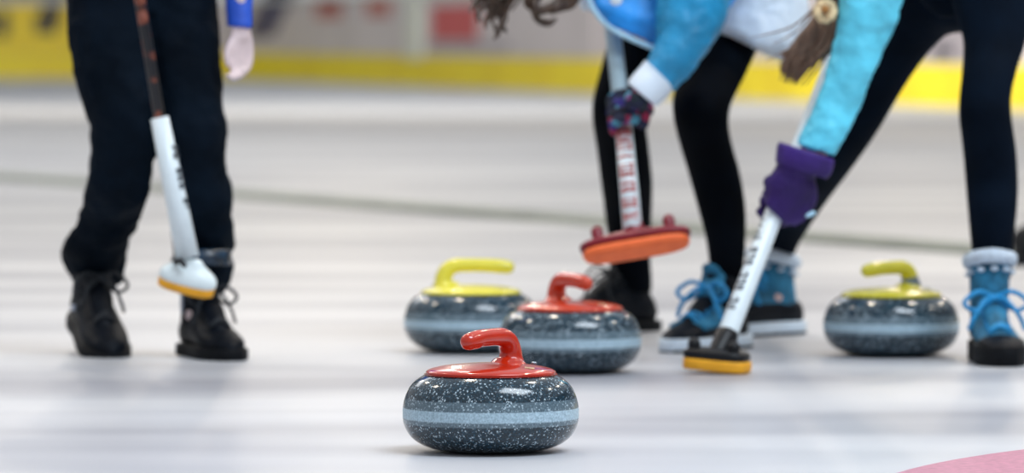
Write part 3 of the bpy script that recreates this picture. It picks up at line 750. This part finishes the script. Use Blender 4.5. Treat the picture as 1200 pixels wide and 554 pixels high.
for (px, py) in ((686, -12), (692, 4), (702, 20), (716, 33), (738, 45), (764, 56), (786, 66)):
    hem.append(W(px, py, 12.11))
obj('hem_piping', tube(hem, .0055, n=10, sub=4), M['trim_pale'], jk2)
obj('cuff', limb([(756, 70, 789, 102, 12.03, .95), (752, 76, 788, 106, 12.03, 1.0), (743, 86, 779, 116, 12.02, 1.0), (736, 96, 770, 125, 12.01, .95), (738, 99, 767, 123, 12.01, .9)], fold=.01), M['jacket_white'], jk2)
obj('cuff', limb([(680, -22, 708, -22, 12.36, .95), (678, 0, 700, 4, 12.36, .95), (682, 12, 698, 14, 12.36, .9)]), M['jacket_white'], jk2)
obj('chest_badge', ellipsoid(W(722, 0, 12.07), .014, .006, .012, 16, 8), M['jacket_white'], jk2)
gl = MB(); gl.merge(grip_hand(gp2, ax2, wr2, .0185, rf=.0115, spread=.0240, flip=-1)); gl.merge(tube([W(768, 97, 12.03), wr2, W(745, 116, 12.0)], [.026, .030, .026], n=16))
obj('glove', gl, M['glove_multi'], pl2, voxel=.004, smi=2)
gl = MB(); gl.merge(grip_hand(gp2b, ax2, W(702, -30, 12.38), .0175, rf=.0108)); obj('glove', gl, M['glove_multi'], pl2, voxel=.005, smi=2)
face_parts(pl2, P2f, m2)
# curly hair: scalp and hanging ringlets
hr = MB(); hr.merge(shell(pl2, P2f, m2, hc2, None))
ho = obj('hair', hr, M['hair_dark'], pl2, voxel=.006, disp=(.02, .01))
rnd = random.Random(11)
def ringlet(x0, y0, x1, y1, Y, amp, turns, r=.006, hook=0):
    a = W(x0, y0, Y); b_ = W(x1, y1, Y); pts = []; n = 46
    for i in range(n+1):
        t = i/n; p = a.lerp(b_, t); ph = t*turns*2*math.pi+x0
        k = amp*(.5+.6*math.sin(t*math.pi*.9))
        pts.append(p+V((math.cos(ph)*k, math.sin(ph)*k*.8, 0)))
    rad = [r*(1.0-.55*i/n) for i in range(n+1)]
    return tube(pts, rad, n=7, sub=1)
cu = MB()
for (x0, y0, x1, y1, tr_, am) in ((585, -60, 566, 18, 2.3, .012), (592, -60, 574, 30, 2.0, .015), (600, -60, 584, 36, 2.2, .016), (604, -60, 590, 44, 1.9, .014), (612, -60, 596, 34, 2.1, .015),
                                  (598, -70, 580, 26, 1.7, .018), (590, -70, 570, 10, 2.1, .016), (610, -60, 592, 22, 1.6, .018), (616, -60, 602, 20, 2.0, .014), (606, -60, 586, 42, 1.2, .018)):
    for k in range(3):
        cu.merge(ringlet(x0-6+rnd.uniform(-5, 5), y0, x1-6+rnd.uniform(-7, 7), y1+rnd.uniform(-12, 3), 12.22+rnd.uniform(-.03, .03), am*rnd.uniform(.7, 1.1), tr_, .0052))
for (pts) in ([(676, -30), (662, -8), (645, 8), (633, 13), (626, 4), (626, -14)], [(684, -26), (668, -4), (650, 10), (640, 14)], [(640, -40), (634, -10), (626, 8), (630, 22), (642, 27), (652, 22)],
              [(628, -40), (622, -10), (618, 4), (626, 14)], [(690, -24), (674, 0), (655, 8), (640, 10)], [(680, -30), (664, -2), (648, 6), (634, 8)], [(686, -20), (672, 4), (660, 9), (646, 16)]):
    cu.merge(tube([W(px, py, 12.2+rnd.uniform(-.02, .02)) for px, py in pts], [.009]*(len(pts)-1)+[.003], n=8, sub=5))
obj('ringlets', cu, M['hair_dark'], ho)
shoe(pl2, (741, 13.05), D(-90-50), scale=1.06, top=.165)
shoe(pl2, (851, 12.33), D(-90-37), scale=1.03, top=.155, solem='sole_white', th=.03, lace='lace_blue', tongue='teal_suede', big_bow=True, wrap='teal_suede')
# turquoise lace cover of the right shoe
# ------------------------------------------------------------------ player 3 (right)
leg3L = [(1060, -60, 1175, -40, 12.1, .9), (1052, -10, 1150, 30, 12.12, .9), (1040, 30, 1108, 42, 12.15, .95), (1020, 75, 1076, 78, 12.2, 1.0), (1000, 120, 1050, 118, 12.25, 1.05), (982, 152, 1030, 152, 12.28, 1.1),
         (958, 188, 1004, 190, 12.35, 1.0), (934, 225, 976, 228, 12.5, 1.0), (914, 255, 952, 262, 12.72, 1.0), (901, 280, 937, 286, 12.84, 1.0), (895, 302, 929, 307, 12.9, .95), (895, 322, 929, 327, 12.91, .95)]
leg3R = [(1112, -70, 1222, -60, 11.95, .9), (1115, 0, 1214, 0, 11.9, .92), (1128, 45, 1202, 50, 11.85, .95), (1127, 85, 1191, 85, 11.8, 1.0), (1124, 115, 1185, 115, 11.78, 1.05), (1124, 140, 1186, 140, 11.78, 1.05),
         (1128, 175, 1191, 175, 11.82, 1.0), (1131, 210, 1193, 210, 11.86, 1.0), (1134, 245, 1192, 245, 11.85, 1.0), (1137, 280, 1188, 280, 11.86, 1.0), (1140, 305, 1186, 305, 11.86, 1.0), (1141, 328, 1185, 328, 11.86, 1.0)]
torso3 = [(1062, -22, 1216, -20, 12.02, .68), (1050, -60, 1220, -50, 12.02, .68), (1045, -105, 1195, -110, 11.98, .7), (1030, -150, 1165, -180, 11.92, .68), (1010, -180, 1120, -230, 11.88, .65), (1005, -190, 1060, -235, 11.86, .7)]
sl3 = [(1085, -205, 1140, -150, 11.72, .85), (1030, -130, 1112, -105, 11.68, .85), (1000, -60, 1078, -45, 11.64, .85), (984, 0, 1057, 2, 11.62, .85), (980, 45, 1040, 50, 11.61, .85), (966, 90, 1020, 95, 11.60, .85), (950, 132, 999, 142, 11.59, .9), (932, 168, 978, 184, 11.58, .95)]
sl3b = [(1000, -200, 1050, -175, 12.05, .85), (985, -140, 1032, -120, 12.08, .85), (985, -90, 1020, -75, 12.05, .85), (995, -55, 1022, -45, 12.0, .9)]
body = MB()
for l_ in (leg3L, leg3R, torso3, sl3, sl3b): body.merge(limb(l_, scale=.78))
wr3 = W(945, 192, 11.60); gp3 = W(913, 236, 11.625); ax3 = (sh3t-sh3a).normalized()
body.merge(tube([W(955, 172, 11.58), wr3], [.026, .022], n=12)); body.merge(grip_hand(gp3, ax3, wr3, .020, rf=.007))
gp3b = W(1003, 5, 11.925)
body.merge(grip_hand(gp3b, ax3, W(1008, -40, 12.0), .0165, rf=.007))
hc3 = W(985, -165, 11.72)
body.merge(tube([W(1030, -200, 11.86), W(1000, -182, 11.78)], [.055, .05], n=16))
hm3, P3f, m3 = head_mesh(hc3, V((-.75, -.2, -.62)), V((-.62, -.05, .75))); body.merge(hm3)
for (px, Y) in ((1163, 11.86), (913, 12.9)):
    x = (px-600)/F*Y; body.merge(tube([(x, Y, .17), (x, Y, .12), (x-.01, Y-.03, .09)], [.026, .024, .022], n=14))
pl3 = obj('person', body, M['skin'], voxel=.006, smi=2, org=G(1100, 425))
tag(pl3, 'person in a turquoise jacket, purple glove and fleece-topped boots sweeping on the right', 'person', 'curling players')
lg = MB()
for l_ in (leg3L, leg3R): lg.merge(limb(l_))
lg.merge(limb([(1058, -70, 1222, -65, 12.02, .65), (1062, -30, 1218, -25, 12.02, .65), (1078, 0, 1205, 5, 12.0, .6), (1100, 20, 1170, 22, 11.98, .5)]))
obj('leggings', lg, M['legging_navy'], pl3, voxel=.006, smi=5)
jk = MB(); jk.merge(limb(torso3, scale=1.04)); jk3 = obj('jacket', jk, M['jacket_cyan'], pl3, voxel=.007, smi=4, disp=(.05, .012))
obj('sleeve', limb(sl3, fold=.03), M['jacket_cyan'], jk3, voxel=.005, smi=3, disp=(.045, .018))
obj('sleeve', limb(sl3b, fold=.02), M['jacket_cyan'], jk3, voxel=.006, smi=4)
gl = MB(); gl.merge(grip_hand(gp3, ax3, wr3, .020, rf=.0125, spread=.0215))
gl.merge(limb([(914, 182, 968, 200, 11.57, .85), (908, 196, 955, 208, 11.575, .8), (898, 212, 957, 218, 11.58, .78), (895, 228, 957, 236, 11.59, .72), (900, 244, 948, 254, 11.595, .68), (910, 256, 932, 266, 11.60, .6)]))
gv = obj('glove', gl, M['purple'], pl3, voxel=.0045, smi=3, disp=(.03, .008))
obj('gauntlet_cuff', limb([(914, 166, 976, 186, 11.57, .95), (911, 170, 978, 190, 11.57, 1.0), (909, 182, 974, 203, 11.57, .98), (909, 190, 969, 210, 11.575, .92)], fold=.015), M['purple_lit'], gv)
obj('wrist_tab', ellipsoid(W(950, 251, 11.54), .012, .004, .005, 12, 8, Matrix.Rotation(D(-25), 4, 'Y')), M['trim_pale'], gv)
gl = MB(); gl.merge(grip_hand(gp3b, ax3, W(1008, -40, 12.0), .0165, rf=.0115)); obj('glove', gl, M['purple'], pl3, voxel=.005, smi=2)
face_parts(pl3, P3f, m3)
ho = obj('hair', shell(pl3, P3f, m3, hc3, None), M['hair_brown'], pl3, voxel=.006, disp=(.03, .006))
pt = MB(); rnd = random.Random(5)
for i in range(150):
    a = rnd.uniform(-1, 1); bdep = rnd.uniform(-1, 1)
    end = (928+a*13+rnd.uniform(-4, 4), 86+rnd.uniform(-22, 14)+a*3)
    mid = (953+a*24, 52); tie = (970+a*12, 8); top = (972+a*18, -70)
    Y = 11.66
    pt.merge(tube([W(*top, Y+.02+.03*bdep), W(*tie, Y+.018*bdep), W(*mid, Y+.026*bdep), W(end[0], end[1], Y+.02*bdep)], [.0035, .0035, .0036, .0009], n=6, sub=4, round_ends=False))
for (pts) in ([(960, 5), (930, 30), (900, 40), (880, 44)], [(958, 15), (935, 50), (915, 62), (897, 72)], [(955, 10), (940, 30), (925, 42), (905, 52)], [(963, 20), (948, 50), (930, 66), (912, 76)]):
    pt.merge(tube([W(x, y, 11.66) for x, y in pts], [.0026, .002, .0014, .0006], n=6, sub=5))
obj('ponytail', pt, M['hair_brown'], ho)
nk = MB()
for (x, y) in ((981, 28), (984, 45), (979, 58), (986, 12), (986, -10)): nk.merge(ellipsoid(W(x, y, 11.70), .016, .012, .022))
obj('dark_underhair', nk, M['hair_dark'], ho, voxel=.004)
fw = MB(); cw = W(967, 13, 11.60)
for k in range(9):
    t = 2*math.pi*k/9; fw.merge(ellipsoid(cw+V((.017*math.cos(t), .004*math.sin(3*t), .017*math.sin(t))), .0105, .008, .0105, 12, 8))
sc_o = obj('hair_tie', fw, M['scrunchie'], ho, voxel=.003, smi=2)
obj('tie_centre', ellipsoid(cw+V((0, -.011, .003)), .008, .006, .008, 12, 8), M['scrunchie_c'], sc_o)
shoe(pl3, (1159, 11.86), D(-90+5), scale=1.04, upper='teal_suede', lace='lace_blue', toe='shoe_black', cuff='fleece', top=.204, th=.042, big_bow=True, name='boot')
shoe(pl3, (911, 12.9), D(-90-48), scale=1.06, upper='teal_suede', lace='lace_blue', toe='shoe_black', cuff='fleece', top=.165, th=.03, solem='sole_white', name='boot', rand=.072)

# ------------------------------------------------------------------ light
wld = bpy.data.worlds.new('arena air'); sc.world = wld; wld.use_nodes = True
nt = wld.node_tree; bg = nt.nodes['Background']; L = nt.links.new
tc = N(nt, 'ShaderNodeTexCoord'); sp = N(nt, 'ShaderNodeSeparateXYZ'); L(tc.outputs['Generated'], sp.inputs[0])
rw = ramp(nt, [(0.0, (.46, .48, .52)), (.06, (.42, .42, .44)), (.25, (.50, .50, .52)), (.55, (.66, .70, .76)), (1.0, (.70, .75, .82))]); L(sp.outputs[2], rw.inputs[0])
L(rw.outputs[0], bg.inputs[0]); bg.inputs[1].default_value = .86
def area(name, loc, sx, sy, e, col, target=None, shape='RECTANGLE'):
    l_ = bpy.data.lights.new(name, 'AREA'); l_.shape = shape; l_.size = sx; l_.size_y = sy; l_.energy = e; l_.color = col
    o = bpy.data.objects.new(name, l_); COL.objects.link(o); o.location = loc
    if target: o.rotation_euler = (V(target)-V(loc)).to_track_quat('-Z', 'Y').to_euler()
    return o
area('skylight', (4.3, 6.6, 8.5), 5.5, 4, 900, (.80, .90, 1.0))
area('skylight', (-7, 30, 9), 10, 8, 700, (.92, .95, 1.0))
area('board_fill_light', (-2, 48, 9), 8, 4, 2600, (1.0, .95, .88), target=(-1, 75, .4))  # added fill light that brightens the yellow on the far boards
for ix, x in enumerate((-7.5, -2.5, 2.5, 7.5)):
    for y in (14, 20, 28, 38, 50):
        area('arena_lamp', (x+((y*7) % 3)*.5, y, 8.0), .55, .55, 130, (1.0, .86, .68), shape='DISK')
sc.view_settings.view_transform = 'Standard'; sc.view_settings.look = 'None'
sc.view_settings.exposure = 0; sc.view_settings.gamma = 1
